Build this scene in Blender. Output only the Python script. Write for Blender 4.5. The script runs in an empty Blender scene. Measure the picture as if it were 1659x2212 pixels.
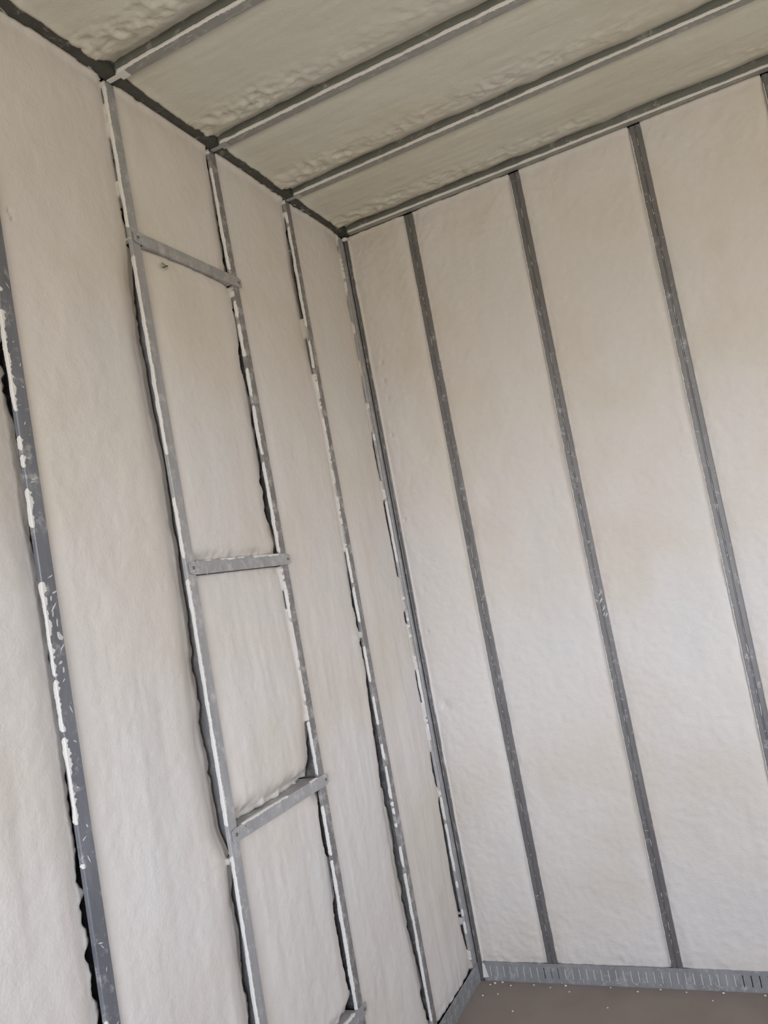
import bpy, math, random
import numpy as np
from mathutils import Matrix, Vector

S = bpy.context.scene
COL = S.collection
random.seed(7)

# ------------------------------------------------------------------ camera
H = 2.77                                   # room height
def Rz(a): return Matrix.Rotation(a, 3, 'Z')
def Rx(a): return Matrix.Rotation(a, 3, 'X')
cam = bpy.data.cameras.new('camera')
cam.sensor_fit = 'VERTICAL'; cam.sensor_height = 24.0; cam.sensor_width = 18.0
cam.lens = 24.0 * 1714.97 / 2212
cam.clip_start = 0.02; cam.clip_end = 100
co = bpy.data.objects.new('camera', cam); COL.objects.link(co)
rot = Rz(math.radians(24.464)) @ Rx(math.radians(94.888)) @ Rz(math.radians(-10.478))
co.matrix_world = Matrix.Translation((0.4299*H, -0.9765*H, 0.5239*H)) @ rot.to_4x4()
S.camera = co

# ------------------------------------------------------------------ light and exposure
S.view_settings.view_transform = 'Standard'
S.view_settings.look = 'None'
S.view_settings.exposure = 0.0
S.view_settings.gamma = 1.0
S.view_settings.use_curve_mapping = False

w = bpy.data.worlds.new('sky'); S.world = w; w.use_nodes = True
_nt = w.node_tree; _bg = _nt.nodes['Background']
_tc = _nt.nodes.new('ShaderNodeTexCoord'); _sx = _nt.nodes.new('ShaderNodeSeparateXYZ')
_mr = _nt.nodes.new('ShaderNodeMapRange'); _mr.inputs['From Min'].default_value = -1; _mr.inputs['From Max'].default_value = 1
_cr = _nt.nodes.new('ShaderNodeValToRGB'); _e = _cr.color_ramp.elements      # ground below the horizon, bright overcast sky above
_e[0].position = 0.47; _e[0].color = (0.36, 0.35, 0.31, 1)
_e[1].position = 0.51; _e[1].color = (0.81, 0.88, 1.0, 1)
_e2 = _cr.color_ramp.elements.new(0.80); _e2.color = (0.34, 0.41, 0.53, 1)
_nt.links.new(_tc.outputs['Generated'], _sx.inputs[0]); _nt.links.new(_sx.outputs['Z'], _mr.inputs['Value'])
_nt.links.new(_mr.outputs[0], _cr.inputs[0]); _nt.links.new(_cr.outputs[0], _bg.inputs[0])
_bg.inputs[1].default_value = 15.2

XR, YF = 3.6, -4.6                         # far right wall and the wall behind the camera
WF = (0.15, 2.35, 0.9, 2.25)                  # unseen window behind the camera, sited for its light: x0, x1, z0, z1
WR = (-2.0, -0.9, 0.9, 2.15)                # unseen window in the right wall, sized for its light: y0, y1, z0, z1
def portal(name, loc, rot, sx, sy):        # guides the sampling of the sky seen through an opening
    l = bpy.data.lights.new(name, 'AREA'); l.shape = 'RECTANGLE'; l.size = sx; l.size_y = sy
    l.cycles.is_portal = True
    o = bpy.data.objects.new(name, l); COL.objects.link(o); o.location = loc; o.rotation_euler = rot
    return o
portal('portal_front', ((WF[0]+WF[1])/2, YF-0.05, (WF[2]+WF[3])/2), (math.radians(90), 0, 0), WF[1]-WF[0], WF[3]-WF[2])
portal('portal_right', (XR+0.05, (WR[0]+WR[1])/2, (WR[2]+WR[3])/2), (math.radians(90), 0, math.radians(90)), WR[1]-WR[0], WR[3]-WR[2])

# ------------------------------------------------------------------ noise in numpy
_T = np.random.RandomState(11).rand(256, 256)
def vnoise(x, y, seed=0):
    x = np.asarray(x, float) + seed*17.31; y = np.asarray(y, float) + seed*9.73
    xi = np.floor(x).astype(int); yi = np.floor(y).astype(int)
    fx = x-xi; fy = y-yi
    fx = fx*fx*fx*(fx*(fx*6-15)+10); fy = fy*fy*fy*(fy*(fy*6-15)+10)
    a = _T[xi & 255, yi & 255]; b = _T[(xi+1) & 255, yi & 255]
    c = _T[xi & 255, (yi+1) & 255]; d = _T[(xi+1) & 255, (yi+1) & 255]
    return (a*(1-fx)+b*fx)*(1-fy)+(c*(1-fx)+d*fx)*fy
def fbm(x, y, seed=0, octv=3):
    s = 0; a = 1; t = 0
    for i in range(octv):
        s = s + a*vnoise(x*2**i, y*2**i, seed+i*3); t += a; a *= 0.5
    return s/t - 0.5
def billow(x, y, seed=0, octv=2):
    s = 0; a = 1; t = 0
    for i in range(octv):
        s = s + a*(1-np.abs(2*vnoise(x*2**i, y*2**i, seed+i*5)-1)*1.0); t += a; a *= 0.5
    return s/t
def sstep(a, b, x):
    t = np.clip((x-a)/(b-a), 0, 1); return t*t*(3-2*t)

# ------------------------------------------------------------------ materials
def new_mat(name):
    m = bpy.data.materials.new(name); m.use_nodes = True
    nt = m.node_tree; nt.nodes.clear()
    out = nt.nodes.new('ShaderNodeOutputMaterial'); b = nt.nodes.new('ShaderNodeBsdfPrincipled')
    nt.links.new(b.outputs[0], out.inputs[0])
    return m, nt, b
def pos(nt, scale=(1, 1, 1)):
    g = nt.nodes.new('ShaderNodeNewGeometry'); mp = nt.nodes.new('ShaderNodeMapping')
    mp.inputs['Scale'].default_value = scale
    nt.links.new(g.outputs['Position'], mp.inputs[0]); return mp.outputs[0]
def noise(nt, vec, scale, detail=3, rough=0.5):
    n = nt.nodes.new('ShaderNodeTexNoise'); n.inputs['Scale'].default_value = scale
    n.inputs['Detail'].default_value = detail; n.inputs['Roughness'].default_value = rough
    nt.links.new(vec, n.inputs['Vector']); return n.outputs[0]
def ramp(nt, fac, stops):
    r = nt.nodes.new('ShaderNodeValToRGB'); e = r.color_ramp.elements
    while len(e) < len(stops): e.new(0.5)
    for i, (p, c) in enumerate(stops):
        e[i].position = p; e[i].color = (c[0], c[1], c[2], 1) if not isinstance(c, (int, float)) else (c, c, c, 1)
    nt.links.new(fac, r.inputs[0]); return r.outputs[0]
def mix(nt, fac, a, b):
    m = nt.nodes.new('ShaderNodeMix'); m.data_type = 'RGBA'
    for sock, v in ((m.inputs[0], fac), (m.inputs[6], a), (m.inputs[7], b)):
        if isinstance(v, (int, float)): sock.default_value = v
        elif isinstance(v, tuple): sock.default_value = (v[0], v[1], v[2], 1)
        else: nt.links.new(v, sock)
    return m.outputs[2]
def bump(nt, b, h, strength, dist):
    n = nt.nodes.new('ShaderNodeBump'); n.inputs['Strength'].default_value = strength
    n.inputs['Distance'].default_value = dist
    nt.links.new(h, n.inputs['Height']); nt.links.new(n.outputs[0], b.inputs['Normal'])

def foam_mat(name, c1, c2, c3):
    m, nt, b = new_mat(name)
    p = pos(nt)
    big = noise(nt, p, 2.3, 2)
    c = ramp(nt, big, [(0.38, c1), (0.52, c2), (0.68, c3)])
    fine = noise(nt, p, 55, 3)
    c = mix(nt, ramp(nt, fine, [(0.35, 0.10), (0.7, 0.0)]), c, (0.60, 0.54, 0.46))
    nt.links.new(c, b.inputs['Base Color'])
    b.inputs['Roughness'].default_value = 0.85
    b.inputs['Specular IOR Level'].default_value = 0.25
    f2 = noise(nt, p, 140, 4, 0.6)
    bump(nt, b, f2, 0.35, 0.004)
    return m
FOAM = foam_mat('spray_foam_cream', (0.68, 0.62, 0.55), (0.71, 0.658, 0.612), (0.70, 0.665, 0.635))
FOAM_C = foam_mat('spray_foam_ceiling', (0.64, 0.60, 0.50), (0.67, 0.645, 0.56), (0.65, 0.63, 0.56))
FLECK = foam_mat('foam_speck', (0.38, 0.37, 0.365), (0.43, 0.42, 0.41), (0.40, 0.39, 0.38))
FLECK2 = foam_mat('foam_speck_pale', (0.56, 0.54, 0.52), (0.62, 0.60, 0.58), (0.58, 0.56, 0.55))
FOAM_R = foam_mat('spray_foam_residue', (0.74, 0.71, 0.67), (0.78, 0.76, 0.73), (0.76, 0.73, 0.70))

def metal_mat(name, base, dark, metallic, rough, haze, hazecol=(0.62, 0.60, 0.58), stretch=(14, 14, 3)):
    m, nt, b = new_mat(name)
    p = pos(nt, stretch)
    n1 = noise(nt, p, 1.6, 5, 0.65)
    c = mix(nt, ramp(nt, n1, [(0.35, 0.0), (0.65, 1.0)]), dark, base)
    p2 = pos(nt)
    n2 = noise(nt, p2, 26, 6, 0.75)
    hz = ramp(nt, n2, [(0.56-haze*0.22, 0.0), (0.70-haze*0.15, min(1.0, 0.55+haze))])
    c = mix(nt, hz, c, hazecol)
    nt.links.new(c, b.inputs['Base Color'])
    b.inputs['Metallic'].default_value = metallic
    b.inputs['Roughness'].default_value = rough
    bump(nt, b, noise(nt, p2, 90, 3), 0.15, 0.001)
    return m
G_PALE = metal_mat('galvanised_steel_pale', (0.44, 0.43, 0.43), (0.36, 0.355, 0.36), 0.35, 0.5, 0.25)
G_MID = metal_mat('galvanised_steel_mid', (0.30, 0.285, 0.28), (0.225, 0.212, 0.208), 0.4, 0.5, 0.30)
G_BLUE = metal_mat('galvanised_steel_blue', (0.23, 0.237, 0.262), (0.165, 0.17, 0.19), 0.45, 0.45, 0.12)
G_DARK = metal_mat('galvanised_steel_dark', (0.205, 0.194, 0.190), (0.165, 0.155, 0.151), 0.45, 0.5, 0.02)
G_RIM = metal_mat('galvanised_steel_rim', (0.10, 0.097, 0.088), (0.07, 0.068, 0.061), 0.4, 0.6, 0.0, stretch=(3, 14, 14))  # darkest steel tone, for the rim track
G_JOIST = metal_mat('galvanised_steel_joist', (0.37, 0.37, 0.35), (0.31, 0.31, 0.29), 0.4, 0.5, 0.10, stretch=(3, 14, 14))
G_WEB_SHADE = metal_mat('galvanised_steel_web_shade', (0.21, 0.21, 0.185), (0.17, 0.17, 0.15), 0.3, 0.7, 0.0, stretch=(3, 14, 14))  # darker than the joist steel: shade of the recess painted into the colour
G_TRACK = metal_mat('galvanised_steel_track', (0.39, 0.39, 0.40), (0.30, 0.30, 0.305), 0.4, 0.5, 0.15)
m_, nt_, b_ = new_mat('zinc_screw'); b_.inputs['Base Color'].default_value = (0.2, 0.19, 0.18, 1); b_.inputs['Metallic'].default_value = 0.7; b_.inputs['Roughness'].default_value = 0.4
SCREW = m_
def plain_noise_mat(name, a, c, sc, rough=0.8):
    m, nt, b = new_mat(name); p = pos(nt)
    n = noise(nt, p, sc, 5, 0.6)
    nt.links.new(ramp(nt, n, [(0.35, a), (0.65, c)]), b.inputs['Base Color']); b.inputs['Roughness'].default_value = rough
    bump(nt, b, noise(nt, p, sc*8, 3), 0.2, 0.002)
    return m
FLOOR = plain_noise_mat('brown_floor_sheeting', (0.24, 0.195, 0.165), (0.27, 0.225, 0.19), 5)
SHEATH = plain_noise_mat('dark_sheathing', (0.10, 0.085, 0.07), (0.14, 0.12, 0.10), 9)
BOARD = plain_noise_mat('particle_board', (0.30, 0.23, 0.16), (0.38, 0.30, 0.21), 14)
INSECT = plain_noise_mat('insect_brown', (0.03, 0.02, 0.015), (0.07, 0.045, 0.03), 300, 0.5)
m_, nt_, b_ = new_mat('insect_wing'); b_.inputs['Base Color'].default_value = (0.30, 0.24, 0.17, 1); b_.inputs['Alpha'].default_value = 0.45; b_.inputs['Roughness'].default_value = 0.3
WING = m_

# ------------------------------------------------------------------ object helpers
def mesh_obj(name, V, F, mat, parent=None, base=(0, 0, 0), smooth=False):
    me = bpy.data.meshes.new(name)
    V = np.asarray(V, float) - np.asarray(base, float)
    me.from_pydata(V.tolist(), [], F); me.update()
    me.materials.append(mat)
    if smooth: me.polygons.foreach_set('use_smooth', [True]*len(me.polygons))
    o = bpy.data.objects.new(name, me); COL.objects.link(o)
    if parent is not None: o.parent = parent
    else: o.location = base
    return o
def thing(name, label, cat, loc, group=None):
    o = bpy.data.objects.new(name, None); COL.objects.link(o); o.location = loc
    o.empty_display_size = 0.05
    o['label'] = label; o['category'] = cat
    if group: o['group'] = group
    return o
def tag(o, label, cat, group=None):
    o['label'] = label; o['category'] = cat
    if group: o['group'] = group
class MB:
    def __init__(s): s.V = []; s.F = []
    def box(s, a, b):
        x0, y0, z0 = a; x1, y1, z1 = b; n = len(s.V)
        s.V += [(x0, y0, z0), (x1, y0, z0), (x1, y1, z0), (x0, y1, z0), (x0, y0, z1), (x1, y0, z1), (x1, y1, z1), (x0, y1, z1)]
        s.F += [[n+i for i in f] for f in ((0, 3, 2, 1), (4, 5, 6, 7), (0, 1, 5, 4), (1, 2, 6, 5), (2, 3, 7, 6), (3, 0, 4, 7))]
    def tube(s, pts, rad, k=6):
        pts = [Vector(p) for p in pts]; n0 = len(s.V)
        for i, p in enumerate(pts):
            t = (pts[min(i+1, len(pts)-1)]-pts[max(i-1, 0)]).normalized()
            a = t.orthogonal().normalized(); b = t.cross(a); r = rad[i] if isinstance(rad, (list, tuple)) else rad
            for j in range(k):
                an = 2*math.pi*j/k; s.V.append(tuple(p+(a*math.cos(an)+b*math.sin(an))*r))
        for i in range(len(pts)-1):
            for j in range(k):
                s.F.append([n0+i*k+j, n0+i*k+(j+1) % k, n0+(i+1)*k+(j+1) % k, n0+(i+1)*k+j])
        s.F.append([n0+j for j in range(k)][::-1]); s.F.append([n0+(len(pts)-1)*k+j for j in range(k)])
    def obj(s, name, mat, parent=None, base=(0, 0, 0), smooth=False):
        return mesh_obj(name, s.V, s.F, mat, parent, base, smooth)
def struct(name, mb, mat, base=(0, 0, 0)):
    o = mb.obj(name, mat, None, base); o['kind'] = 'structure'; return o

# ------------------------------------------------------------------ frames: (u across the studs, v along them, n out of the wall)
def P_left(u, v, n): return np.stack([n+0*u, u+0*n, v+0*n], -1)
def P_back(u, v, n): return np.stack([u+0*n, -n+0*u, v+0*n], -1)
def P_ceil(u, v, n): return np.stack([v+0*n, u+0*n, H-n+0*u], -1)

# ------------------------------------------------------------------ cold-formed channel
def channel(P, u0, u1, v0, v1, off, mat, parent, base, depth=0.088, lip=0.009, groove=0.0, n0=0.0, name='steel_channel', both=False):
    """C section: lip at u0, face at n0 from u0 to u1, web at u1.  off(v) = sideways bow."""
    t = 0.0012; r = 0.0018; um = (u0+u1)/2
    prof = [(u0, n0-lip), (u0, n0-r), (u0+r, n0)]
    if groove: prof += [(um-0.0028, n0), (um-0.0012, n0-groove), (um+0.0012, n0-groove), (um+0.0028, n0)]
    prof += [(u1-r, n0), (u1, n0-r), (u1, n0-depth), (u1-t, n0-depth), (u1-t, n0-t), ]
    if groove: prof += [(um+0.0032, n0-t), (um+0.0014, n0-t-groove), (um-0.0014, n0-t-groove), (um-0.0032, n0-t)]
    prof += [(u0+t, n0-t), (u0+t, n0-lip)]
    k = len(prof); nv = max(2, int((v1-v0)/0.06)+1); vs = np.linspace(v0, v1, nv)
    pu = np.array([p[0] for p in prof]); pn = np.array([p[1] for p in prof])
    U = pu[None, :]+np.array([off(v) for v in vs])[:, None]; N = np.repeat(pn[None, :], nv, 0); Vv = np.repeat(vs[:, None], k, 1)
    V = P(U, Vv, N).reshape(-1, 3)
    F = [[i*k+j, i*k+(j+1) % k, (i+1)*k+(j+1) % k, (i+1)*k+j] for i in range(nv-1) for j in range(k)]
    return mesh_obj(name, V, F, mat, parent, base)

def residue(P, u0, off, iv, wide, seed, parent, base, mat=None, n0=0.0, lip=0.010, name='dried_foam'):
    """ragged foam skin left on the lip and edge of a channel, over the intervals iv"""
    for ii, (a, b) in enumerate(iv):
        V = []; F = []
        if a > b: a, b = b, a
        nv = max(5, int((b-a)/0.0022)); vs = np.linspace(a, b, nv)
        e = wide*(0.60+1.4*fbm(vs*38, vs*0+seed, seed, 3)+1.5*fbm(vs*210, vs*0+seed, seed+5, 3))
        e = np.clip(e, 0.0005, None)
        tp = np.clip(np.minimum((vs-a), (b-vs))/0.004, 0.3, 1)**0.6*(1+0.25*fbm(vs*300, vs*0, seed+3, 2))
        e = e*tp
        lp = lip*(0.75+0.6*fbm(vs*30, vs*0+seed+2, seed+9, 2))*tp
        sec = []
        o = np.array([off(v) for v in vs])
        for (uu, nn) in ((u0+0*vs, n0-lp), (u0-0.0014*tp, n0-lp*0.95), (u0-0.0018*tp, n0-0.001), (u0-0.0006*tp, n0+0.0008*tp+0.0002), (u0+e*0.7, n0+0.0009*tp+0.0002), (u0+e, n0+0.0003), (u0+0.0006, n0-0.0006)):
            sec.append(P(uu+o, vs, nn+0*vs))
        A = np.stack(sec, 1); k = 7; n = len(V); V += A.reshape(-1, 3).tolist()
        F += [[n+i*k+j, n+i*k+(j+1) % k, n+(i+1)*k+(j+1) % k, n+(i+1)*k+j] for i in range(nv-1) for j in range(k)]
        F += [[n+j for j in range(k)], [n+(nv-1)*k+j for j in range(k)][::-1]]
        mesh_obj(name, V, F, mat or FOAM_R, parent, base, smooth=False)

def flecks(P, items, host, seed, n0=0.0, mat=None):
    """thin scuffs and specks of foam on a face, kept inside the face's own mesh: items = (u, v, length, width, angle)"""
    rs = np.random.RandomState(seed); me = host.data
    nv0 = len(me.vertices); loc = np.array(host.parent.location if host.parent else host.location)
    V = [tuple(v.co) for v in me.vertices]; F = [list(p.vertices) for p in me.polygons]; nf = len(F)
    for (u, v, l, wd, an) in items:
        k = 8; n = len(V); th = 0.0005
        ca, sa = math.cos(an), math.sin(an); rr = 0.65+0.6*rs.rand(k)
        for lev, sc in ((-0.0003, 1.0), (th, 0.6)):
            for j in range(k):
                t = 2*math.pi*j/k; a = l/2*math.cos(t)*rr[j]*sc; b = wd/2*math.sin(t)*rr[j]*sc
                V.append(tuple((P(np.array(u+a*sa+b*ca), np.array(v+a*ca-b*sa), np.array(n0+lev))-loc).tolist()))
        F += [[n+j, n+(j+1) % k, n+k+(j+1) % k, n+k+j] for j in range(k)]
        F += [[n+k+j for j in range(k)], [n+j for j in range(k)][::-1]]
    new = bpy.data.meshes.new(host.name); new.from_pydata(V, [], F)
    for m in me.materials: new.materials.append(m)
    new.materials.append(mat or FLECK); ms = len(new.materials)-1
    mi = [p.material_index for p in me.polygons]+[ms]*(len(F)-nf)
    new.polygons.foreach_set('material_index', mi); new.update()
    host.data = new; bpy.data.meshes.remove(me)

def screw(P, u, v, n0, parent, base):
    V = []; F = []; k = 8
    for (r, h) in ((0.0042, 0.0), (0.0042, 0.0012), (0.0026, 0.0024), (0.0010, 0.0016)):
        for j in range(k):
            t = 2*math.pi*j/k; V.append(P(np.array(u+r*math.cos(t)), np.array(v+r*math.sin(t)), np.array(n0+h)).tolist())
    for i in range(3): F += [[i*k+j, i*k+(j+1) % k, (i+1)*k+(j+1) % k, (i+1)*k+j] for j in range(k)]
    F += [[3*k+j for j in range(k)], [j for j in range(k)][::-1]]
    return mesh_obj('screw', V, F, SCREW, parent, base, smooth=True)

# ------------------------------------------------------------------ foam infill of one bay
def foam_bay(P, name, lo, hi, v0, v1, label, group, mat, seed, hi_gap=None, hi_rec=None, lo_rec=(0.003, 0.03),
             v0_rec=(0.001, 0.02), v1_rec=(-0.009, 0.010), base_n=-0.006, style='left', lo_over=0.0, du=0.005, dv=0.006,
             marks=(), cat='insulation', extra=None, hi_ext=0.018, lip_d=0.013):
    """lo(v), hi(v): edges of the bay. hi_gap: [(v,width)] crack at the hi edge, hi_rec: [(v,depth,rolloff)]"""
    nv = int((v1-v0)/dv)+1; vs = np.linspace(v0, v1, nv)
    L = np.array([lo(v) for v in vs]); H0 = np.array([hi(v) for v in vs])
    L = L - lo_over*np.clip(fbm(vs*9, vs*0+seed, seed+40, 4)*3.2, 0, 1)
    g = np.zeros(nv)
    if hi_gap:
        t = sorted(hi_gap); g = np.interp(vs, [a[0] for a in t], [a[1] for a in t])
        g = 0.36*g*(1.0+0.7*fbm(vs*13, vs*0, seed+50, 3)+0.8*fbm(vs*47, vs*0, seed+51, 3))
    g = np.clip(g, -0.002, None)
    rk = {'left': 0.75, 'back': 0.8, 'ceil': 1.0}[style]
    rd = np.full(nv, 0.006); rw = np.full(nv, 0.03)
    if hi_rec:
        t = sorted(hi_rec); rd = np.interp(vs, [a[0] for a in t], [a[1] for a in t]); rw = np.interp(vs, [a[0] for a in t], [a[2] for a in t])
    nu = int((np.mean(H0-L))/du)+1
    rdm = rk*rd
    lap = (style == 'left') & (g < 0.0006) & (rdm < 0.013)          # foam smeared over the lip onto the face
    over = np.clip(0.0012+0.008*fbm(vs*22, vs*0, seed+70, 3)+0.005*fbm(vs*110, vs*0, seed+71, 2), 0.0002, 0.006)
    ext = np.where(lap, over, hi_ext*(1-sstep(0.001, 0.004, g))); Hh = H0+ext
    s = np.linspace(0, 1, nu); s = 0.5*s + 0.5*(s*s*(3-2*s))          # finer near the edges
    U = L[:, None]+s[None, :]*(Hh-g-L)[:, None]; Vv = np.repeat(vs[:, None], nu, 1)
    dh = np.maximum(H0[:, None]-U, 0); dl = U-L[:, None]
    W = (Hh-L)[:, None]
    N = np.full(U.shape, base_n)
    # broad cushions
    N += 0.012*fbm(U*5, Vv*2.2, seed, 2)+0.003*np.sin(math.pi*np.clip(dl/W, 0, 1))
    if style == 'left':
        N += 0.0042*fbm(U*26, Vv*3.0, seed+1, 3)*sstep(2.4, 1.0, Vv)+0.0026*fbm(U*22, Vv*18, seed+2, 3)+0.0016*fbm(U*75, Vv*60, seed+3, 2)
    elif style == 'back':
        N += 0.0038*fbm(U*18, Vv*9, seed+1, 3)+0.0036*fbm(U*60, Vv*60, seed+3, 3)
        N += 0.004*sstep(0.35, 0.05, Vv)*(billow(U*26, Vv*26, seed+4)-0.5)+0.003*sstep(2.3, 2.75, Vv)*(billow(U*22, Vv*22, seed+4)-0.5)
    else:
        N += 0.0025*fbm(U*60, Vv*7, seed+1, 3)+0.0025*fbm(U*25, Vv*18, seed+2, 3)
        band = np.exp(-((dh-0.095-0.05*fbm(Vv*3, Vv*0, seed+60, 2))/0.055)**2)
        amp = band*np.clip(1.3-0.75*Vv+1.2*fbm(Vv*4, U*3, seed+61, 2), 0.12, 1.4)
        N += 0.014*amp*(billow(U*30, Vv*26, seed+7, 2)-0.45)+0.006*amp*(billow(U*75, Vv*65, seed+8, 2)-0.5)
    # edges
    N -= rk*rd[:, None]*np.exp(-(dh/rw[:, None])**2)*(1+0.3*fbm(Vv*14, U*14, seed+9, 2))
    N -= lo_rec[0]*np.exp(-(dl/lo_rec[1])**2)
    N -= v0_rec[0]*np.exp(-((Vv-v0)/v0_rec[1])**2)*(1+1.4*fbm(U*40, Vv*40, seed+10, 3))
    N -= v1_rec[0]*np.exp(-((v1-Vv)/v1_rec[1])**2)*(1+1.4*fbm(U*40, Vv*40, seed+11, 3))
    for (mu, mv, r, d) in marks:
        rr = np.hypot(U-mu, Vv-mv)/r; N += d*np.exp(-rr**2)*(1+0.8*fbm(U*120, Vv*120, seed+12, 2))
    if extra is not None: N += extra(U, Vv, dl, dh)
    N = np.minimum(N, 0.006)
    if lo_over > 0: N[:, 0] = 0.0016; N[:, 1] = np.maximum(N[:, 1], 0.002)
    inside = U > H0[:, None]-0.0015                                # tucked under the flange, inside the channel
    N = np.where(inside & (ext[:, None] > 0.004) & ~lap[:, None], np.minimum(N, -lip_d), N)
    N = np.where(inside & lap[:, None], 0.0013, N)
    # rolled edge beside a crack
    gg = sstep(0.001, 0.006, g)
    for q, c in ((1, 0.008), (2, 0.003)): N[:, -q] -= c*gg
    V = P(U, Vv, N).reshape(-1, 3)
    idx = np.arange(nv*nu).reshape(nv, nu)
    A = np.stack([idx[:-1, :-1], idx[:-1, 1:], idx[1:, 1:], idx[1:, :-1]], -1).reshape(-1, 4)
    # skirt down to the sheathing
    ring = np.concatenate([idx[0, :], idx[1:, -1], idx[-1, -2::-1], idx[-2:0:-1, 0]])
    Vr = P(U.reshape(-1)[ring], Vv.reshape(-1)[ring], np.full(len(ring), -0.092))
    n0 = len(V); V = np.concatenate([V, Vr]); k = len(ring)
    F = A.tolist()+[[int(ring[j]), int(n0+j), int(n0+(j+1) % k), int(ring[(j+1) % k])] for j in range(k)]
    base = P(np.array((lo(v0)+hi(v0))/2), np.array(v0), np.array(-0.05))
    o = mesh_obj(name, V, F, mat, None, tuple(base.tolist()), smooth=True)
    tag(o, label, cat, group)
    return o

# ------------------------------------------------------------------ structure
mb = MB(); mb.box((-0.12, YF-0.1, -0.06), (XR+0.1, 0.12, 0.0)); struct('floor', mb, FLOOR)
mb = MB(); mb.box((-0.12, YF-0.1, H+0.095), (XR+0.1, 0.12, H+0.13))
struct('ceiling', mb, SHEATH)
mb = MB(); mb.box((-0.12, YF-0.1, 0.0), (-0.095, 0.12, H+0.095)); struct('wall_left', mb, SHEATH)
mb = MB(); mb.box((-0.095, 0.095, 0.0), (XR+0.1, 0.12, H+0.095)); struct('wall_back', mb, SHEATH)
# the rest of the room's foamed surfaces, outside the photograph
def outer(name, a, b):
    m = MB(); m.box(a, b); struct(name, m, FOAM)
outer('trim_1', (-0.094, YF, 0.0), (-0.006, -2.062, H))
outer('trim_2', (1.94, 0.006, 0.0), (XR, 0.094, H))
outer('trim_3', (2.06, -1.65, H+0.006), (XR, 0.094, H+0.094))
outer('trim_4', (-0.094, YF, H+0.006), (XR, -1.652, H+0.094))
def wall_open(name, axis, at, th, a0, a1, o0, o1, z0, z1):
    m = MB()
    def bx(p0, p1, q0, q1):
        if axis == 'y': m.box((p0, at-th, q0), (p1, at, q1))
        else: m.box((at, p0, q0), (at+th, p1, q1))
    bx(a0, o0, 0, H+0.095); bx(o1, a1, 0, H+0.095); bx(o0, o1, 0, z0); bx(o0, o1, z1, H+0.095)
    struct(name, m, BOARD)
wall_open('wall_front', 'y', YF, 0.1, -0.12, XR+0.1, *WF)
wall_open('wall_right', 'x', XR, 0.1, YF-0.1, 0.12, *WR)

# ------------------------------------------------------------------ left wall studs
def zpx(tab):                                  # picture row -> height on a stud
    ys = [a for a, b in tab]; zs = [b for a, b in tab]
    return lambda y: float(np.interp(y, ys, zs))
Z4 = zpx([(300, 2.43), (465, 2.287), (700, 2.066), (1000, 1.791), (1400, 1.436), (1600, 1.264), (2212, 0.758), (3200, 0.0)])
Z3 = zpx([(190, 2.764), (400, 2.509), (700, 2.158), (1050, 1.759), (1207, 1.584), (1625, 1.132), (2212, 0.532), (2760, 0.0)])
Z2 = zpx([(344, 2.752), (440, 2.615), (700, 2.249), (1050, 1.772), (1190, 1.585), (1650, 0.99), (2175, 0.347), (2470, 0.0)])
Z1 = zpx([(446, 2.758), (900, 2.02), (1500, 1.097), (1600, 0.947), (2212, 0.078), (2270, 0.0)])
Z0 = zpx([(525, 2.755), (900, 2.064), (1400, 1.183), (1980, 0.234), (2070, 0.079), (2120, 0.0)])
bow = lambda b, a=0.0: (lambda v: b*math.sin(math.pi*min(max(v/H, 0), 1))+a*(v/H))
zero = lambda v: 0.0
LS = [  # right edge, off, material, label, z-table, residue rows, residue width, seed
    (-1.611, bow(0.003, -0.004), G_BLUE, 'blue grey steel stud at the left edge of the photo, scratched face', Z4,
     [(676, 893), (945, 975), (985, 1012), (1057, 1141), (1256, 1455), (1462, 1572), (1584, 1772), (1856, 1866), (2185, 2212), (2260, 2400), (560, 640)], 0.0085, 21),
    (-1.211, bow(0.013), G_PALE, 'pale grey steel stud carrying the left ends of the short cross rails', Z3,
     [(186, 500), (560, 985), (1075, 1205), (1250, 1780), (1845, 2212), (2212, 2700)], 0.0050, 22),
    (-0.803, bow(0.011), G_MID, 'steel stud carrying the right ends of the short cross rails', Z2,
     [(372, 590), (655, 690), (704, 775), (800, 860), (880, 985), (1000, 1192), (1262, 1335), (1495, 1512), (1555, 1668), (1735, 1843), (1853, 2185), (2200, 2400)], 0.0065, 23),
    (-0.391, bow(0.0, 0.0), G_MID, 'slim steel stud nearest the room corner on the left wall', Z1,
     [(468, 490), (497, 712), (742, 800), (830, 850), (905, 935), (1190, 1262), (1270, 1345), (1395, 1470), (1500, 1560), (1600, 1635), (1650, 1722), (1728, 1738), (1742, 1756), (1775, 1784), (1825, 1872), (1884, 2200)], 0.0048, 24),
]
WST = 0.033
studs = []
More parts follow.
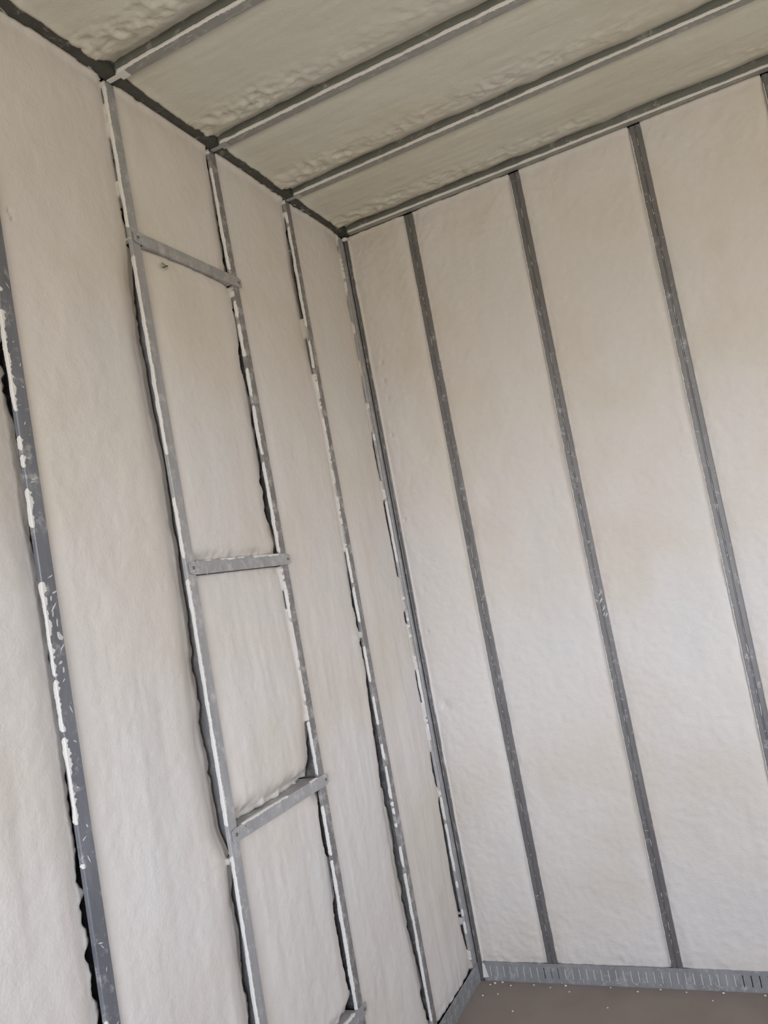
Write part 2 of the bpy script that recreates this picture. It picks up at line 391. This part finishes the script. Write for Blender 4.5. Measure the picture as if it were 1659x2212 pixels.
for i, (ur, off, mat, label, Z, rows, wd, seed) in enumerate(LS):
    base = (0.0, ur-WST/2, 0.0)
    t = thing('wall_stud', label, 'steel stud', base, 'steel studs of the left wall')
    ch = channel(P_left, ur-WST, ur, 0.004, H-0.003, off, mat, t, base, groove=0.0)
    residue(P_left, ur-WST, off, [(Z(b), Z(a)) for a, b in rows], wd, seed, t, base)
    rs = np.random.RandomState(seed); it = []
    for q in range({0: 34, 1: 8, 2: 20, 3: 16}[i]):
        v = rs.rand()*2.6+0.05
        it.append((ur-WST+0.006+rs.rand()*0.022+off(v), v, 0.004+rs.rand()*0.014, 0.0012+rs.rand()*0.0018, rs.rand()*3.1))
    if i == 0:                                  # the scuffed patch half way up
        for (py, uu, l, wd2, an) in ((1035, 0.020, 0.020, 0.004, 1.2), (1042, 0.014, 0.012, 0.003, 1.3), (1246, 0.022, 0.016, 0.003, 1.2), (1280, 0.026, 0.016, 0.004, 1.2),
                                     (1292, 0.016, 0.012, 0.004, 0.3), (1312, 0.019, 0.022, 0.004, 0.7), (1325, 0.015, 0.016, 0.003, 0.2), (1345, 0.022, 0.022, 0.003, 0.1),
                                     (1372, 0.022, 0.018, 0.012, 0.1), (1378, 0.028, 0.012, 0.006, 0.5), (1397, 0.025, 0.018, 0.003, 0.8), (1428, 0.016, 0.010, 0.005, 1.2), (1445, 0.021, 0.014, 0.004, 0.1)):
            v = Z(py); it.append((ur-WST+uu+off(v), v, l, wd2, an))
    flecks(P_left, it, ch, seed, n0=0.0002, mat=FLECK2 if i == 0 else None)
    studs.append(t)
uL = lambda i: (lambda v: LS[i][0]+LS[i][1](v))            # +y side of stud i
uLl = lambda i: (lambda v: LS[i][0]-WST+LS[i][1](v))       # -y side of stud i

# corner post
cb = (0.0, -0.03, 0.0)
cp = thing('corner_post', 'ribbed steel post standing in the room corner', 'steel stud', cb)
channel(P_left, -0.047, -0.0036, 0.004, H-0.003, zero, G_PALE, cp, cb, groove=0.0016, depth=0.06)
ch = channel(P_back, 0.0006, 0.0165, 0.004, H-0.003, zero, G_DARK, cp, cb, groove=0.0014, depth=0.05, n0=0.0035, name='side_channel')
residue(P_left, -0.047, zero, [(Z0(b), Z0(a)) for a, b in ((940, 955), (1085, 1215), (1330, 1338), (1440, 1520), (1560, 1575), (1720, 1770), (1778, 1880), (1900, 1915), (1960, 1975), (1985, 2010))], 0.005, 31, cp, cb)
rs = np.random.RandomState(5); it = []
for q in range(60):
    v = 0.1+rs.rand()*2.6; it.append((0.004+rs.rand()*0.011, v, 0.006+rs.rand()*0.03, 0.0012+rs.rand()*0.002, (rs.rand()-0.5)*0.3))
flecks(P_back, it, ch, 6, n0=0.0036)
def blob(name, c, r, mat, parent, base, seed, squash=(1, 1, 1)):
    rs = np.random.RandomState(seed); V = []; F = []; a, b = 7, 10
    for i in range(a+1):
        for j in range(b):
            th = math.pi*i/a; ph = 2*math.pi*j/b; k = r*(0.75+0.5*rs.rand()) if 0 < i < a else r*0.9
            V.append((c[0]+squash[0]*k*math.sin(th)*math.cos(ph), c[1]+squash[1]*k*math.sin(th)*math.sin(ph), c[2]+squash[2]*k*math.cos(th)))
    for i in range(a):
        for j in range(b): F.append([i*b+j, (i+1)*b+j, (i+1)*b+(j+1) % b, i*b+(j+1) % b])
    return mesh_obj(name, V, F, mat, parent, base, smooth=True)
blob('foam_blob', (0.012, -0.016, H-0.012), 0.013, FOAM_R, cp, cb, 3, (1, 1, 0.6))

# ------------------------------------------------------------------ short cross rails between the second and third stud from the left
def cross_rail(z, tilt, label, seed, strip, mat=G_PALE, taper=True):
    base = (0.0, -1.0, z); t = thing('cross_rail', label, 'steel rail', base, 'short cross rails of the left wall')
    ya, yb, hh = -1.236, -0.792, 0.031
    off3 = LS[1][1](z); ya += off3; yb += LS[2][1](z)
    mbx = MB()
    def prof(y, s=1.0, dz=0): return [(0.0012, y, z+dz), (0.0034, y, z+dz), (0.0034, y, z+hh*s+dz), (0.0012, y, z+hh*s+dz)]
    ys = [ya, ya+0.010, -1.205+off3, -1.19+off3] + list(np.linspace(-1.15, -0.84, 8)) + [yb-0.012, yb]
    sc = [0.7, 0.95] + [1]*(len(ys)-3) + [0.72]
    n = 0
    for y, s in zip(ys, sc): mbx.V += prof(y, s, hh*(1-s)/2+tilt*(y+1.0))
    for i in range(len(ys)-1):
        for j in range(4): mbx.F.append([i*4+j, i*4+(j+1) % 4, (i+1)*4+(j+1) % 4, (i+1)*4+j])
    mbx.F += [[3, 2, 1, 0], [(len(ys)-1)*4+j for j in range(4)]]
    # top and bottom flanges go back into the bay between the studs
    y0, y1 = -1.205+off3, -0.842+LS[2][1](z)
    for zz in (z+hh-0.0012, z):
        k = len(mbx.V)
        for (x, y, q) in ((0.0012, y0, 0), (-0.06, y0, 0), (-0.06, y1, 0), (0.0012, y1, 0)):
            mbx.V += [(x, y, zz+tilt*(y+1.0)), (x, y, zz+0.0012+tilt*(y+1.0))]
        mbx.F += [[k, k+2, k+4, k+6], [k+1, k+7, k+5, k+3], [k, k+1, k+3, k+2], [k+2, k+3, k+5, k+4], [k+4, k+5, k+7, k+6], [k+6, k+7, k+1, k]]
    rc = mbx.obj('rail_channel', mat, t, base)
    # foam skin along the top edge
    Pz = lambda u, v, n: np.stack([n+0*u, v+0*n, (z+hh)-(u-0.0)+tilt*(v+1.0)+0*n], -1)
    if strip: residue(Pz, 0.0, zero, strip, 0.0045, seed, t, base, n0=0.0035, lip=0.012)
    for (y, dz) in ((-1.222+off3, 0.016), (yb-0.014, 0.015)):
        screw(P_left, y, z+dz+tilt*(y+1), 0.0034, t, base)
    rs = np.random.RandomState(seed); it = []
    for q in range(16):
        y = -1.2+rs.rand()*0.39; it.append((y, z+0.006+rs.rand()*0.02+tilt*(y+1), 0.006+rs.rand()*0.012, 0.0015+rs.rand()*0.002, 1.5+(rs.rand()-.5)*0.8))
    for q in range(10):
        y = -1.21+rs.rand()*0.05; it.append((y, z+0.004+rs.rand()*0.024+tilt*(y+1), 0.01+rs.rand()*0.012, 0.004+rs.rand()*0.005, rs.rand()*3))
    flecks(P_left, it, rc, seed+1, n0=0.0035)
    return t
cross_rail(2.357, 0.0, 'uppermost short cross rail, plain grey, sloping down to the right in the photo', 61, [])
cross_rail(1.546, 0.0, 'second short cross rail from the top, nearly level in the photo', 62, [(-1.10, -1.04), (-1.03, -1.00), (-0.96, -0.835), (-1.16, -1.14)])
cross_rail(0.932, 0.0, 'third short cross rail from the top, rising to the right with a white upper edge', 63, [(-1.185, -0.985), (-0.875, -0.835)])
cross_rail(0.325, 0.0, 'lowest short cross rail, cut off by the bottom edge of the photo', 64, [(-1.18, -0.85)])

# ------------------------------------------------------------------ right (back) wall studs
RS = [(0.2565, 0.2905, bow(-0.004, 0.002), 'brown grey steel stud on the right wall, nearest the room corner', 41),
      (0.667, 0.7005, bow(-0.005, 0.003), 'dark steel stud standing second from the corner on the right wall', 42),
      (1.068, 1.103, bow(0.0015, 0.014), 'dark steel stud standing third from the corner on the right wall', 43),
      (1.484, 1.518, zero, 'steel stud barely showing at the upper right edge of the photo', 44)]
for (a, b, off, label, seed) in RS:
    base = ((a+b)/2, 0.0, 0.0)
    t = thing('wall_stud', label, 'steel stud', base, 'steel studs of the right wall')
    ch = channel(P_back, a, b, 0.004, H-0.003, off, G_DARK, t, base, groove=0.0022)
    residue(P_back, a, off, [(0.08, 2.74)], 0.0014, seed, t, base, lip=0.006)
    rs = np.random.RandomState(seed); it = []
    v = 0.1
    while v < 2.72:                              # dashes of foam caught in the middle groove
        l = 0.004+rs.rand()**2*0.05
        if rs.rand() < 0.8: it.append(((a+b)/2+(rs.rand()-.5)*0.002+off(v), v, l, 0.0016+rs.rand()*0.0012, (rs.rand()-.5)*0.08))
        v += l+0.006+rs.rand()*0.04
    for q in range(14): v = rs.rand()*2.6+.05; it.append((a+0.004+rs.rand()*0.026+off(v), v, 0.003+rs.rand()*0.006, 0.0015+rs.rand()*0.002, rs.rand()*3))
    if seed == 42:
        for (py, du_, l) in ((1290, 0.018, 0.014), (1303, 0.020, 0.02), (1320, 0.024, 0.022), (1336, 0.028, 0.02), (1334, 0.020, 0.012)):
            v = float(np.interp(py, [1200, 2085], [1.413, 0.074])); it.append((a+du_+off(v), v, l, 0.005, 0.6))
    flecks(P_back, it, ch, seed, n0=0.0002, mat=FLECK2)
uR = lambda i: (lambda v: RS[i][1]+RS[i][2](v))
uRl = lambda i: (lambda v: RS[i][0]+RS[i][2](v))

# ------------------------------------------------------------------ ceiling joists and rims
XE = 2.05
JS = [(0.0, 'ceiling joist running along the top of the right wall', 71, (-0.004, 0.0)),
      (-0.392, 'ceiling joist next to the right wall, the one nearest the far corner', 72, (0.0, -0.008)),
      (-0.800, 'middle ceiling joist with dark shadow above its white upper edge', 73, (0.0, -0.003)),
      (-1.208, 'ceiling joist at the upper left of the photo, nearest the camera', 74, (0.0, 0.0))]
for (ur, label, seed, (o0, o1)) in JS:
    off = (lambda o0, o1: (lambda v: o0+(o1-o0)*v/1.5))(o0, o1)
    base = (0.036, ur-WST/2, H)
    t = thing('ceiling_joist', label, 'steel joist', base, 'steel joists of the ceiling')
    ch = channel(P_ceil, ur-WST, ur, 0.036, XE, off, G_JOIST, t, base, lip=0.009, depth=0.09)
    residue(P_ceil, ur-WST, off, [(0.04, XE-0.01)], 0.0050 if seed != 71 else 0.003, seed, t, base, lip=0.0085)
    n_ = 24; vv = np.linspace(0.036, XE, n_); wv = []; wf = []       # joist side up to the foam, recess shade painted in by dark steel
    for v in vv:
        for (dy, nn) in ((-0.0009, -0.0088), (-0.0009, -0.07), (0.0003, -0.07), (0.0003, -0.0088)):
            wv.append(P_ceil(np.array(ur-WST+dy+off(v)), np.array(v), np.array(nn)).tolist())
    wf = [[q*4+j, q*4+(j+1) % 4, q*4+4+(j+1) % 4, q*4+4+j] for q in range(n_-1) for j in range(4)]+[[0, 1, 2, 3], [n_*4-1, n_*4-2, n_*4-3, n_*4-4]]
    mesh_obj('side_web_shade', wv, wf, G_WEB_SHADE, t, base)
    rs = np.random.RandomState(seed); it = []
    for q in range(36):
        v = 0.05+rs.rand()*1.5; it.append((ur-WST+0.008+rs.rand()*0.02+off(v), v, 0.006+rs.rand()*0.03, 0.001+rs.rand()*0.0012, (rs.rand()-.5)*0.2))
    flecks(P_ceil, it, ch, seed, n0=0.0002)
    if seed != 71:                               # foam covered tab where the joist sits on the rim
        m = MB(); m.box((0.002, ur-0.029, H-0.0032), (0.044, ur-0.016, H-0.0008)); m.box((0.036, ur-0.0335, H-0.003), (0.06, ur-0.006, H-0.0006))
        m.obj('end_tab', FOAM_R if seed == 74 else G_PALE, t, base)
uJ = lambda i: (lambda v: JS[i][0]+JS[i][3][0]+(JS[i][3][1]-JS[i][3][0])*v/1.5)
uJl = lambda i: (lambda v: uJ(i)(v)-WST)

rb = (0.016, -1.0, H)
rim = thing('ceiling_rim_track', 'dark steel track along the top of the left wall', 'steel track', rb)
P_rim = lambda u, v, n: np.stack([u+0*n, v+0*n, H-n+0*u], -1)
ch = channel(P_rim, 0.0335, 0.0005, -2.05, -0.004, zero, G_RIM, rim, rb, depth=0.04, lip=0.045, name='steel_channel')
rs = np.random.RandomState(90); it = []
for q in range(12):
    v = -1.6+rs.rand()*1.58; it.append((0.001+abs(rs.randn())*0.004, v, 0.008+rs.rand()*0.02, 0.002+rs.rand()*0.003, (rs.rand()-.5)*0.5))
flecks(P_rim, it, ch, 91, n0=0.0003)

# ------------------------------------------------------------------ slotted bottom tracks
def slotted_track(P, a, b, label, slots, plug, base, seed):
    t = thing('floor_track', label, 'steel track', base, 'slotted steel tracks along the floor')
    z0, z1, sz0, sz1, th = 0.001, 0.066, 0.016, 0.052, 0.0012; hw = 0.0013
    n1, n0 = 0.0026, 0.0014
    V = []; F = []
    def bx(u0, u1, v0, v1, na, nb):
        k = len(V)
        for n in (na, nb):
            for (u, v) in ((u0, v0), (u1, v0), (u1, v1), (u0, v1)): V.append(P(np.array(u), np.array(v), np.array(n)).tolist())
        F.extend([[k+i for i in f] for f in ((0, 3, 2, 1), (4, 5, 6, 7), (0, 1, 5, 4), (1, 2, 6, 5), (2, 3, 7, 6), (3, 0, 4, 7))])
    cuts = [a]+[q for s in slots for q in (s-hw, s+hw)]+[b]
    bx(a, b, sz1, z1, n0, n1); bx(a, b, z0, sz0, n0, n1)
    for i in range(0, len(cuts), 2): bx(cuts[i], cuts[i+1], sz0, sz1, n0, n1)
    bx(a, b, 0.0002, 0.0012, -0.088, n1)
    leg = mesh_obj('track_leg', V, F, G_TRACK, t, base)
    for (p, q) in plug:
        V = []; F = []
        bx(p, q, sz0-0.004, sz1+0.004, -0.004, 0.0011)
        mesh_obj('foam_plug', V, F, FOAM_R, t, base)
    t['leg'] = leg.name
    return t
sl = [0.045+0.0244*i for i in range(78)]
tr = slotted_track(P_back, 0.018, 1.94, 'slotted floor track along the foot of the right wall', [s for s in sl if s < 1.93],
              [(s-0.008, s+0.008) for i, s in enumerate(sl) if s < 0.86 and i not in (8, 9, 10)], (0.95, 0.0, 0.0), 81)
sl2 = [-0.04-0.0244*i for i in range(82)]
tl = slotted_track(P_left, -2.05, -0.006, 'slotted floor track along the foot of the left wall, mostly below the frame', [s for s in sorted(sl2) if s > -2.04],
              [(s-0.008, s+0.008) for i, s in enumerate(sl2) if s > -2.0 and i > 2], (0.0, -1.0, 0.0), 82)
m = MB(); b0 = (0.95, 0.0, 0.0)
m.V += [(0.014, -0.0035, 0.012), (0.034, -0.0035, 0.014), (0.026, -0.0035, 0.058), (0.018, -0.0035, 0.062), (0.014, -0.0050, 0.012), (0.034, -0.0050, 0.014), (0.026, -0.0050, 0.058), (0.018, -0.0050, 0.062)]
m.F += [[0, 1, 2, 3], [7, 6, 5, 4], [0, 4, 5, 1], [1, 5, 6, 2], [2, 6, 7, 3], [3, 7, 4, 0]]
m.obj('end_tab', FOAM_R, tr, b0)
rs = np.random.RandomState(12)
it = [(0.03+rs.rand()*1.2, 0.004+rs.rand()*0.014, 0.006+rs.rand()*0.018, 0.002+rs.rand()*0.004, rs.rand()*3) for q in range(60)]
flecks(P_back, it, bpy.data.objects[tr['leg']], 13, n0=0.0026)
it = [((-0.01-rs.rand()*0.5), 0.01+rs.rand()*0.05, 0.006+rs.rand()*0.014, 0.002+rs.rand()*0.004, rs.rand()*3) for q in range(36)]
flecks(P_left, it, bpy.data.objects[tl['leg']], 14, n0=0.0026)
del tr['leg'], tl['leg']

# ------------------------------------------------------------------ foam bays, left wall
def gaps(Z, rows): return [(Z(y), g) for y, g in rows]
def recs(Z, rows): return [(Z(y), d, w_) for y, d, w_ in rows]
gl = 'foam infills of the left wall'
VB, VT = 0.062, H-0.001
foam_bay(P_left, 'foam_infill', lambda v: -2.06, uLl(0), VB, VT, 'foam infill at the far left of the photo, left of the blue grey stud', gl, FOAM, 101,
         hi_gap=gaps(Z4, [(400, 0.0), (700, 0.004), (760, 0.006), (880, 0.006), (930, 0.004), (1100, 0.003), (1200, 0.006), (1290, 0.003), (1330, 0.004), (1400, 0.005), (1600, 0.004), (1690, 0.006), (1770, 0.008), (1900, 0.008), (2050, 0.009), (2212, 0.010), (3200, 0.01)]),
         hi_rec=recs(Z4, [(400, 0.02, 0.04), (900, 0.022, 0.05), (1150, 0.024, 0.05), (1300, 0.016, 0.03), (2212, 0.014, 0.03), (3200, 0.01, 0.03)]), du=0.006)
foam_bay(P_left, 'foam_infill', uL(0), uLl(1), VB, VT, 'wide foam infill between the blue grey stud and the pale stud', gl, FOAM, 102,
         hi_gap=gaps(Z3, [(180, 0), (190, 0.006), (228, 0.005), (236, 0), (300, 0), (330, 0.007), (390, 0.004), (402, 0), (432, 0.001), (455, 0.008), (515, 0.006), (522, 0), (530, 0.008), (548, 0.001), (590, 0.001), (650, 0.006), (800, 0.003),
                              (1000, 0.002), (1200, 0.004), (1250, 0.003), (1500, 0.006), (1800, 0.003), (1850, 0.001), (1940, 0.005), (2212, 0.007), (2700, 0.004)]),
         hi_rec=recs(Z3, [(190, 0.010, 0.02), (500, 0.012, 0.025), (620, 0.03, 0.035), (800, 0.034, 0.04), (1000, 0.03, 0.045), (1250, 0.034, 0.04), (1600, 0.042, 0.05), (1780, 0.040, 0.045), (1850, 0.016, 0.02), (1950, 0.026, 0.03), (2212, 0.03, 0.035), (2700, 0.02, 0.03)]),
         marks=((-1.585, 2.31, 0.004, -0.010), (-1.581, 2.295, 0.003, -0.008)), v1_rec=(-0.009, 0.010))
mid_gap = gaps(Z2, [(340, 0), (346, 0.010), (372, 0.010), (400, 0.004), (450, 0.006), (500, 0.007), (540, 0.006), (590, 0.006), (600, 0), (640, 0), (655, 0.004), (672, 0.008), (684, 0.001), (720, 0.005), (790, 0.012), (860, 0.004), (900, 0.007), (1000, 0.006),
                    (1100, 0.009), (1190, 0.003), (1240, 0), (1268, 0), (1285, 0.006), (1308, 0.003), (1320, 0), (1560, 0), (1600, 0.006), (1660, 0.005), (1700, 0.001), (1728, 0.012), (1760, 0.013), (1840, 0.009), (1850, 0.005),
                    (1900, 0.006), (2000, 0.009), (2100, 0.011), (2170, 0.007), (2400, 0.005)])
mid_rec = recs(Z2, [(340, 0.012, 0.025), (500, 0.02, 0.03), (640, 0.012, 0.03), (800, 0.016, 0.03), (1100, 0.024, 0.035), (1190, 0.014, 0.02), (1260, 0.008, 0.02), (1500, 0.006, 0.02), (1600, 0.026, 0.04), (1690, 0.03, 0.04),
                    (1730, 0.010, 0.02), (1850, 0.012, 0.02), (2100, 0.018, 0.03), (2400, 0.01, 0.03)])
for (a, b, label, s_, v0r, v1r) in (
        (2.390, VT, 'small foam infill above the uppermost cross rail', 103, (0.004, 0.02), (-0.009, 0.010)),
        (1.579, 2.355, 'foam infill between the first and second cross rails, with a dead insect on it', 104, (0.014, 0.018), (0.003, 0.02)),
        (0.965, 1.544, 'foam infill between the second and third cross rails', 105, (0.030, 0.03), (0.004, 0.02)),
        (0.358, 0.930, 'foam infill between the third and lowest cross rails', 106, (0.02, 0.02), (0.002, 0.02)),
        (VB, 0.323, 'foam infill under the lowest cross rail', 107, (0.004, 0.02), (0.004, 0.02))):
    foam_bay(P_left, 'foam_infill', uL(1), uLl(2), a, b, label, gl, FOAM, s_, hi_gap=mid_gap, hi_rec=mid_rec, v0_rec=v0r, v1_rec=v1r)
foam_bay(P_left, 'foam_infill', uL(2), uLl(3), VB, VT, 'tall foam infill between the cross rails and the slim stud', gl, FOAM, 108,
         hi_gap=gaps(Z1, [(446, 0), (452, 0.003), (470, 0.001), (492, 0.006), (505, 0.010), (530, 0.004), (560, 0), (700, 0.001), (730, 0.001), (765, 0.006), (800, 0.004), (815, 0), (1180, 0), (1230, 0.005), (1300, 0.008), (1355, 0.009), (1366, 0.001), (1376, 0), (1384, 0.008),
                              (1440, 0.006), (1480, 0.010), (1560, 0.013), (1640, 0.012), (1760, 0.006), (1800, 0.002), (1840, 0.006), (2000, 0.006), (2100, 0.004), (2125, 0.002), (2140, 0.012), (2195, 0.008), (2210, 0)]),
         hi_rec=recs(Z1, [(446, 0.008, 0.02), (600, 0.022, 0.03), (720, 0.016, 0.03), (900, 0.004, 0.02), (1150, 0.008, 0.02), (1250, 0.012, 0.02), (1370, 0.006, 0.02), (1500, 0.012, 0.02), (1750, 0.03, 0.04), (1900, 0.036, 0.045), (2100, 0.024, 0.03), (2270, 0.01, 0.02)]),
         marks=((-0.455, 1.29, 0.02, 0.006),), v1_rec=(-0.009, 0.010))
foam_bay(P_left, 'foam_infill', uL(3), lambda v: -0.0475, VB, VT, 'foam infill left of the corner post', gl, FOAM, 109,
         hi_gap=gaps(Z0, [(525, 0), (536, 0), (541, 0.005), (552, 0.004), (556, 0), (590, 0), (594, 0.003), (600, 0), (610, 0), (614, 0.004), (619, 0), (640, 0), (655, 0.005), (700, 0.004), (705, 0), (722, 0), (735, 0.005), (780, 0.003), (784, 0), (810, 0), (830, 0.005), (870, 0.004), (876, 0), (930, 0.001),
                              (960, 0.008), (1008, 0.006), (1038, 0.003), (1044, 0), (1080, 0), (1090, 0.007), (1150, 0.006), (1240, 0.003), (1246, 0), (1316, 0), (1330, 0.017), (1342, 0.004), (1345, 0), (1436, 0), (1450, 0.005), (1512, 0.004), (1518, 0), (1615, 0), (1640, 0.008), (1695, 0.005), (1702, 0),
                              (1718, 0), (1735, 0.012), (1800, 0.010), (1850, 0.005), (1930, 0.002), (1990, 0.002), (2005, 0.007), (2036, 0.004), (2045, 0)]),
         hi_rec=recs(Z0, [(525, 0.004, 0.02), (1300, 0.006, 0.015), (1600, 0.006, 0.015), (1650, 0.014, 0.02), (1820, 0.016, 0.02), (1900, 0.02, 0.025), (2000, 0.016, 0.02), (2070, 0.006, 0.02)]), hi_ext=0.003, v1_rec=(-0.009, 0.010), v0_rec=(0.006, 0.03))

# ------------------------------------------------------------------ foam bays, right wall
gr = 'foam infills of the right wall'
kw = dict(style='back', hi_rec=[(0, 0.005, 0.018), (1.2, 0.004, 0.02), (2.77, 0.005, 0.02)], lo_rec=(0.003, 0.015), base_n=-0.002, v1_rec=(-0.006, 0.010), v0_rec=(0.003, 0.02))
foam_bay(P_back, 'foam_infill', lambda v: 0.0172, uRl(0), VB, VT, 'narrow foam infill right of the corner post', gr, FOAM, 121, lo_over=0.0045, du=0.004, dv=0.005, marks=((0.062, 2.26, 0.005, -0.012), (0.058, 2.19, 0.005, -0.012), (0.060, 2.12, 0.004, -0.010), (0.050, 1.98, 0.004, -0.010), (0.038, 1.66, 0.005, -0.012), (0.045, 1.24, 0.004, -0.008), (0.060, 0.97, 0.018, -0.008)), **kw)
foam_bay(P_back, 'foam_infill', uR(0), uRl(1), VB, VT, 'foam infill between the first and second studs of the right wall', gr, FOAM, 122, **kw)
foam_bay(P_back, 'foam_infill', uR(1), uRl(2), VB, VT, 'foam infill between the second and third studs of the right wall', gr, FOAM, 123,
         extra=lambda U, V, dl, dh: 0.005*np.exp(-((dh-0.06)/0.02)**2)*(billow(U*14, V*28, 5)-0.2)*sstep(0.75, 0.4, V), **kw)
foam_bay(P_back, 'foam_infill', uR(2), uRl(3), VB, VT, 'broad foam infill at the right edge of the photo', gr, FOAM, 124,
         marks=((1.36, 0.10, 0.025, -0.012),), **kw)
foam_bay(P_back, 'foam_infill', uR(3), lambda v: 1.93, VB, VT, 'foam infill beyond the last stud on the right, outside the upper right corner', gr, FOAM, 125, du=0.02, dv=0.03, **kw)

# ------------------------------------------------------------------ foam bays, ceiling
gc = 'foam infills of the ceiling'
kc = dict(style='ceil', hi_rec=[(0, 0.023, 0.044), (2.2, 0.027, 0.056)], hi_ext=0.0, lo_rec=(0.004, 0.03), base_n=-0.005, v0_rec=(-0.004, 0.014), v1_rec=(0.0, 0.03))
foam_bay(P_ceil, 'foam_infill', uJ(1), uJl(0), 0.034, XE, 'ceiling foam infill beside the right wall', gc, FOAM_C, 141, **kc)
foam_bay(P_ceil, 'foam_infill', uJ(2), uJl(1), 0.034, XE, 'ceiling foam infill second from the right wall', gc, FOAM_C, 142, **kc)
foam_bay(P_ceil, 'foam_infill', uJ(3), uJl(2), 0.034, XE, 'lumpy ceiling foam infill below the nearest joist', gc, FOAM_C, 143, **kc)
foam_bay(P_ceil, 'foam_infill', lambda v: -1.65, uJl(3), 0.034, XE, 'ceiling foam infill in the upper left corner of the photo', gc, FOAM_C, 144, **kc)

# ------------------------------------------------------------------ insect stuck on the foam
def insect(x, y, z):
    t = thing('dead_insect', 'small brown winged insect stuck on the foam under the uppermost cross rail', 'insect', (x, y, z))
    B = (x, y, z); a = math.radians(25)
    def q(du, dv, dn): return (x+dn, y+du*math.cos(a)-dv*math.sin(a)*0.3, z+du*math.sin(a)*0.5+dv)
    m = MB(); m.tube([q(-0.014, -0.004, 0.003), q(-0.008, -0.002, 0.004), q(-0.002, 0, 0.004), q(0.002, 0.001, 0.005), q(0.007, 0.002, 0.005), q(0.010, 0.003, 0.004), q(0.013, 0.0035, 0.004)],
                     [0.0005, 0.0014, 0.0009, 0.0018, 0.0016, 0.0012, 0.0004], 8); m.obj('body', INSECT, t, B, True)
    for s in (-1, 1):
        m = MB()
        pts = [(0.002, 0.0), (-0.004, 0.004*s+0.003), (-0.014, 0.006*s+0.004), (-0.018, 0.004*s+0.003), (-0.014, 0.001*s+0.002), (-0.005, 0.0)]
        for dn in (0.0050, 0.0053): m.V += [q(u, v, dn) for u, v in pts]
        k = 6; m.F += [list(range(k)), list(range(k, 2*k))[::-1]]+[[j, (j+1) % k, k+(j+1) % k, k+j] for j in range(k)]
        m.obj('wing', WING, t, B)
        m = MB(); m.tube([q(u, v, 0.0055) for u, v in pts[:4]], 0.00035, 5); m.obj('wing_vein', INSECT, t, B)
    for s in (-1, 1):
        for d in (-0.002, 0.003, 0.008):
            m = MB(); m.tube([q(d, 0.001, 0.004), q(d-0.001, 0.003*s, 0.006), q(d-0.002+0.002*s, 0.0065*s-0.001, 0.001)], 0.00022, 5); m.obj('leg', INSECT, t, B)
insect(0.0, -1.128, 2.324)

# ------------------------------------------------------------------ foam crumbs on the floor
CR = [(0.06, -0.02, 0.007), (0.045, -0.03, 0.005), (0.085, -0.012, 0.006), (0.04, -0.10, 0.005), (0.09, -0.085, 0.004), (0.20, -0.02, 0.005), (0.31, -0.015, 0.006), (0.33, -0.05, 0.004), (0.17, -0.18, 0.005),
      (0.46, -0.012, 0.004), (0.55, -0.03, 0.005), (0.62, -0.012, 0.005), (0.70, -0.02, 0.004), (0.81, -0.015, 0.006), (0.93, -0.018, 0.005), (0.47, -0.13, 0.004), (0.78, -0.06, 0.004), (1.02, -0.03, 0.004), (0.34, -0.26, 0.005), (0.60, -0.22, 0.004), (0.12, -0.03, 0.005), (0.26, -0.03, 0.004)]
CR.sort(key=lambda c: c[0])
ORD = ['leftmost', 'second from the left', 'third from the left', 'fourth from the left', 'fifth from the left', 'sixth from the left', 'seventh from the left',
       'eighth from the left', 'ninth from the left', 'tenth from the left', 'eleventh from the left', 'eleventh from the right', 'tenth from the right', 'ninth from the right',
       'eighth from the right', 'seventh from the right', 'sixth from the right', 'fifth from the right', 'fourth from the right', 'third from the right', 'second from the right', 'rightmost']
for i, (x, y, r) in enumerate(CR):
    o = blob('foam_crumb', (x, y, r*0.4), r*0.6, FOAM_R, None, (x, y, 0.0), 200+i, (1.2, 1, 0.6))
    tag(o, 'tiny pale foam crumb on the brown floor, %s of the crumbs' % ORD[i], 'foam crumb', 'foam crumbs on the floor')
